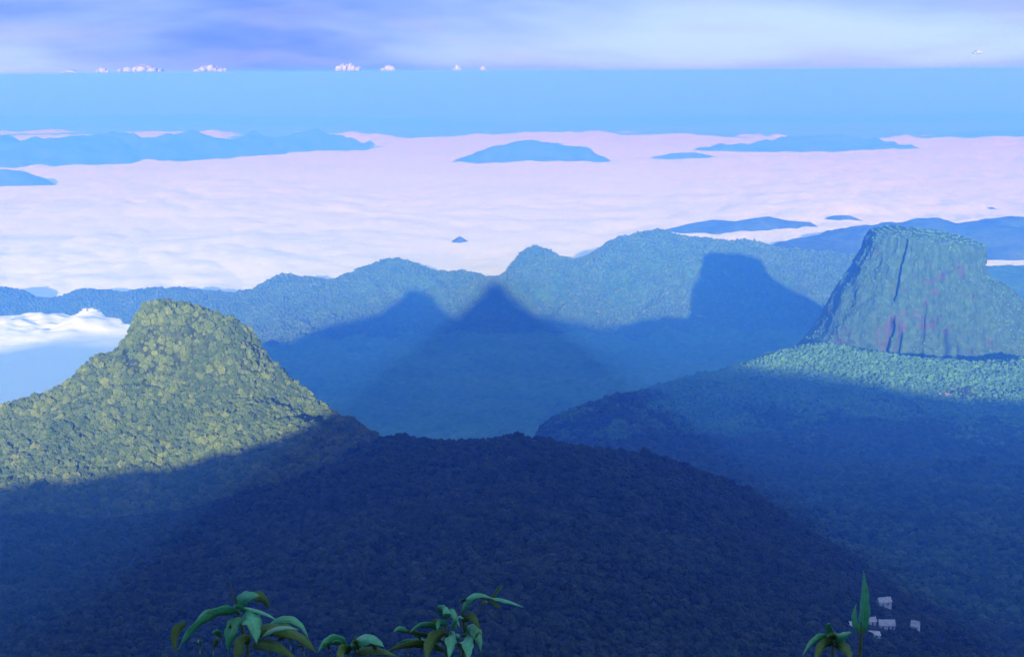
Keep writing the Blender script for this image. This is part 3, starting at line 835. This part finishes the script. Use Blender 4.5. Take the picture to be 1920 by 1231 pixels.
leaf(e, (455, 1165, D0), (430, 1165, D0 - 0.05), (428, 1222, D0 - 0.06), 40, 0.3, M_LEAF, 0.3)
leaf(e, (350, 1170, D0 + .05), (318, 1175, D0 + 0.02), (332, 1225, D0), 26, 0.4, M_LEAFD, 0.3)
leaf(e, (465, 1190, D0), (540, 1150, D0 - 0.06), (598, 1228, D0 - 0.1), 44, 0.7, M_LEAFD, 0.3, wave=1)
leaf(e, (505, 1170, D0 + .04), (556, 1140, D0 + 0.02), (578, 1195, D0), 26, 0.6, M_LEAF, 0.25)
leaf(e, (480, 1200, D0), (520, 1165, D0 - 0.1), (560, 1180, D0 - 0.13), 20, 0.9, M_LEAF, 0.2)
leaf(e, (470, 1210, D0), (510, 1195, D0 - 0.1), (560, 1240, D0 - 0.13), 34, 0.5, M_LEAFD, 0.2)
leaf(e, (468, 1205, D0), (450, 1190, D0 - 0.1), (442, 1245, D0 - 0.13), 40, 0.4, M_LEAFD, 0.2)
sprigs(e, [(430, 1180), (415, 1195), (470, 1175), (495, 1195), (520, 1200), (545, 1205), (440, 1208), (400, 1215), (375, 1212), (505, 1215), (570, 1216), (458, 1150)], 3, 3.62)
# low plant in the middle
e, root = plant('leafy_plant', 660, 3.5, 'low plant with broad teal leaves between the two taller leafy plants')
D0 = 3.5
tube('stem', e, [root, at(655, 1260, D0), at(652, 1215, D0)], 0.006, 0.003, M_STEM)
leaf(e, (652, 1218, D0), (690, 1178, D0 - 0.1), (722, 1214, D0 - 0.12), 34, 0.55, M_LEAF, 0.25, wave=1)
leaf(e, (652, 1216, D0), (622, 1180, D0 - 0.04), (596, 1222, D0 - 0.08), 32, 0.5, M_LEAF, 0.25)
leaf(e, (652, 1214, D0 + .03), (628, 1192, D0 + 0.04), (620, 1192, D0 + 0.06), 22, 0.2, M_LEAF, 0.3)
leaf(e, (655, 1224, D0), (640, 1210, D0 - 0.1), (640, 1250, D0 - 0.13), 40, 0.4, M_LEAFD, 0.2)
leaf(e, (660, 1224, D0), (700, 1210, D0 - 0.1), (745, 1230, D0 - 0.13), 26, 0.6, M_LEAFD, 0.2)
sprigs(e, [(640, 1212), (665, 1208), (690, 1216), (615, 1218), (705, 1222), (672, 1220)], 4, 3.5)
# right of centre: tall curling stem
e, root = plant('leafy_plant', 860, 3.7, 'leafy plant with a tall curling stem of leaves, right of centre at bottom edge')
D0 = 3.7
tube('stem', e, [root, at(868, 1240, D0), at(872, 1190, D0), at(868, 1140, D0), at(885, 1120, D0), at(920, 1122, D0), at(950, 1128, D0)], 0.007, 0.002, M_STEM)
tube('stem', e, [root + np.array((-0.03, 0, 0)), at(838, 1235, D0), at(836, 1190, D0), at(834, 1152, D0)], 0.006, 0.003, M_STEM)
tube('twig', e, [at(922, 1121, D0), at(930, 1108, D0), at(940, 1095, D0)], 0.003, 0.0025, M_STEM)
leaf(e, (866, 1150, D0 - .02), (878, 1098, D0 - 0.06), (925, 1122, D0 - 0.06), 22, 0.7, M_LEAF, 0.3)
leaf(e, (918, 1120, D0), (948, 1122, D0 - 0.05), (982, 1138, D0 - 0.06), 15, 0.9, M_LEAF, 0.3)
leaf(e, (918, 1124, D0), (932, 1132, D0 - 0.03), (938, 1140, D0 - 0.04), 12, 0.3, M_LEAFD, 0.3)
leaf(e, (922, 1121, D0), (933, 1106, D0), (944, 1096, D0), 9, 0.5, M_LEAF, 0.3)
leaf(e, (868, 1165, D0), (886, 1140, D0 - 0.05), (900, 1180, D0 - 0.07), 26, 0.4, M_LEAFD, 0.3)
leaf(e, (872, 1180, D0), (898, 1165, D0 - 0.05), (902, 1222, D0 - 0.07), 34, 0.4, M_LEAF, 0.3)
leaf(e, (836, 1154, D0), (818, 1134, D0 - 0.06), (846, 1150, D0 - 0.1), 30, 0.35, M_LEAF, 0.3)
leaf(e, (836, 1160, D0), (846, 1130, D0 - 0.03), (862, 1176, D0 - 0.07), 24, 0.4, M_LEAF, 0.3)
leaf(e, (838, 1172, D0), (822, 1158, D0 - 0.05), (820, 1180, D0 - 0.08), 20, 0.3, M_LEAF, 0.3)
leaf(e, (836, 1190, D0), (796, 1155, D0 - 0.05), (768, 1186, D0 - 0.1), 20, 0.7, M_LEAF, 0.3)
leaf(e, (838, 1186, D0), (800, 1190, D0 - 0.12), (800, 1240, D0 - 0.18), 36, 0.4, M_LEAFD, 0.3)
leaf(e, (836, 1172, D0), (812, 1158, D0 + 0.05), (796, 1178, D0 + 0.08), 18, 0.3, M_LEAFD, 0.3)
leaf(e, (838, 1192, D0), (850, 1180, D0 - 0.12), (842, 1236, D0 - 0.18), 34, 0.4, M_LEAF, 0.3)
leaf(e, (868, 1196, D0), (880, 1190, D0 - 0.12), (878, 1240, D0 - 0.18), 36, 0.4, M_LEAF, 0.3)
leaf(e, (836, 1205, D0), (775, 1180, D0 - 0.05), (736, 1182, D0 - 0.1), 13, 0.5, M_LEAFD, 0.3)
leaf(e, (764, 1184, D0 - .08), (748, 1172, D0 - 0.1), (738, 1184, D0 - 0.12), 14, 0.2, M_LEAF, 0.3)
leaf(e, (836, 1222, D0), (780, 1192, D0 - 0.1), (720, 1224, D0 - 0.15), 24, 0.6, M_LEAFD, 0.3)
leaf(e, (836, 1222, D0), (790, 1190, D0 + 0.1), (742, 1206, D0 + 0.12), 16, 0.6, M_LEAF, 0.3)
sprigs(e, [(855, 1165), (850, 1195), (880, 1205), (890, 1195), (825, 1200), (815, 1212), (790, 1210), (770, 1216), (865, 1215), (900, 1135), (875, 1128), (845, 1180)], 5, 3.7)
# right: small curled plant and a tall blade
e, root = plant('leafy_plant', 1560, 3.6, 'small plant with curled leaves beside the tall grass blade at lower right')
D0 = 3.6
tube('stem', e, [root, at(1560, 1245, D0), at(1562, 1205, D0), at(1558, 1175, D0)], 0.006, 0.003, M_STEM)
leaf(e, (1560, 1200, D0), (1532, 1180, D0 - 0.1), (1505, 1228, D0 - 0.15), 22, 0.7, M_LEAF, 0.3)
leaf(e, (1562, 1205, D0), (1548, 1172, D0 - 0.05), (1556, 1168, D0 - 0.06), 20, 0.3, M_LEAF, 0.3)
leaf(e, (1560, 1202, D0), (1576, 1192, D0 - 0.08), (1597, 1184, D0 - 0.1), 24, 0.5, M_LEAF, 0.3)
leaf(e, (1562, 1210, D0), (1540, 1195, D0 - 0.1), (1528, 1240, D0 - 0.15), 30, 0.4, M_LEAFD, 0.3)
leaf(e, (1564, 1210, D0), (1585, 1200, D0 - 0.1), (1598, 1240, D0 - 0.15), 30, 0.4, M_LEAFD, 0.3)
sprigs(e, [(1545, 1205), (1570, 1200), (1530, 1216), (1580, 1212), (1556, 1190)], 6, 3.6)
e, root = plant('grass_blade', 1612, 3.55, 'single tall upright green blade in front of the white huts')
D0 = 3.55
tube('stem', e, [root, at(1612, 1245, D0), at(1614, 1200, D0), at(1616, 1165, D0)], 0.006, 0.004, M_STEM)
leaf(e, (1613, 1192, D0), (1624, 1150, D0 - 0.02), (1619, 1068, D0 + 0.02), 30, 0.35, M_LEAF, 0.45)
leaf(e, (1612, 1186, D0 + .01), (1594, 1165, D0 + 0.02), (1606, 1130, D0 + .03), 17, 0.3, M_LEAF, 0.3)

# ------------------------------------------------------------------ torn mist patches and cumulus on the horizon
def puff_mesh(name, centre, rx, ry, rz, lumps, mat, seed, flat=True):
    rng = random.Random(seed)
    bm = bmesh.new()
    for k in range(lumps):
        a = rng.uniform(-1, 1); rad = (1 - 0.6 * abs(a)) * rng.uniform(0.6, 1.0)
        mtx = Matrix.Translation((a * rx * 0.75, rng.uniform(-0.5, 0.5) * ry, rz * rad * 0.55)) @ Matrix.Diagonal((rx * (0.42 if lumps < 15 else 0.2) * rad + rx * 0.05, ry * 0.5 * rad, rz * rad * 0.62, 1))
        bmesh.ops.create_icosphere(bm, subdivisions=3, radius=1.0, matrix=mtx)
    V = np.array([v.co[:] for v in bm.verts])
    f = [[v.index for v in fc.verts] for fc in bm.faces]
    n = fbm(V[:, 0] / rx * 4 + seed, V[:, 2] / rz * 3 + V[:, 1] / ry * 2, seed, 4)
    V[:, 2] += n * rz * 0.16 * (V[:, 2] > 0.1 * rz); V[:, 0] += n * rx * 0.05
    if flat: V[:, 2] = np.maximum(V[:, 2], 0)
    bm.free()
    o = mesh_obj(name, V, f, mat)
    o.location = tuple(map(float, centre))
    return o
m, t, b = material('cloud_white')
b.inputs['Base Color'].default_value = (0.22, 0.185, 0.18, 1); b.inputs['Roughness'].default_value = 1.0; b.inputs['Specular IOR Level'].default_value = 0
MAT_CLOUD = m
for px_, w, h, sd, lab in [(130, 44, 7, 1, 'low flat cloud, leftmost in the row on the horizon'), (192, 28, 12, 2, 'small rounded cloud second from the left on the horizon'),
        (262, 100, 15, 3, 'longest white cloud bank on the left horizon'), (394, 74, 14, 4, 'white cloud bank right of the longest one on the horizon'),
        (652, 56, 17, 5, 'tallest white cloud, upper middle of the horizon'), (728, 36, 11, 6, 'small cloud right of the tallest one on the horizon'),
        (858, 20, 11, 7, 'tiny cloud near the middle of the horizon'), (906, 14, 9, 8, 'tiniest cloud just right of the middle of the horizon'), (1832, 26, 6, 9, 'lone pinkish cloud above the right horizon')]:
    D = 60000.0
    u = at(px_, 130, 1.0)
    s = D / F
    c0 = (u[0] * D, D, 30 + (0 if sd != 9 else 26 * s))
    o = puff_mesh('cloud', c0, w * s / 2, w * s * 0.4, h * s, 10 if w < 50 else 24, MAT_CLOUD, sd)
    tag(o, lab, 'cloud', 'clouds in a row on the horizon')
for px_, py_, w, h, hf, sd, lab in [(1305, 594, 30, 7, far_h, 21, 'white wisp of mist in the shadowed valley'),
        (1770, 742, 60, 9, ms_h, 23, 'pale mist patch on the dark slope under the table mountain')]:
    p = hit(px_, py_, hf, 1500, 6500)
    s = p[1] / F
    tag(puff_mesh('mist', p - np.array((0, 0, 2)), w * s / 2, w * s * 0.3, h * s, 9, MAT_CLOUD, sd), lab, kind='stuff')


# ------------------------------------------------------------------ the air
hz_m = bpy.data.materials.new('air')
hz_m.use_nodes = True
t = hz_m.node_tree
for n in list(t.nodes): t.nodes.remove(n)
o_ = N(t, 'ShaderNodeOutputMaterial')
pv = N(t, 'ShaderNodeVolumePrincipled')
pv.inputs['Color'].default_value = (0.056, 0.262, 1.0, 1)
pv.inputs['Absorption Color'].default_value = (0.83, 0.58, 0.94, 1)
pv.inputs['Density'].default_value = 1 / 3600.0
pv.inputs['Anisotropy'].default_value = 0.45
t.links.new(pv.outputs[0], o_.inputs['Volume'])
me = bpy.data.meshes.new('haze')
bm = bmesh.new()
bmesh.ops.create_cube(bm, size=1.0)
for v in bm.verts:
    v.co = ((v.co.x) * 142000, 64000 + v.co.y * 142000, -1121 if v.co.z < 0 else 19.0)
bm.to_mesh(me); bm.free()
me.materials.append(hz_m)
haze = link(bpy.data.objects.new('haze', me))
tag(haze, 'blue morning haze filling the air over the valleys', kind='stuff')
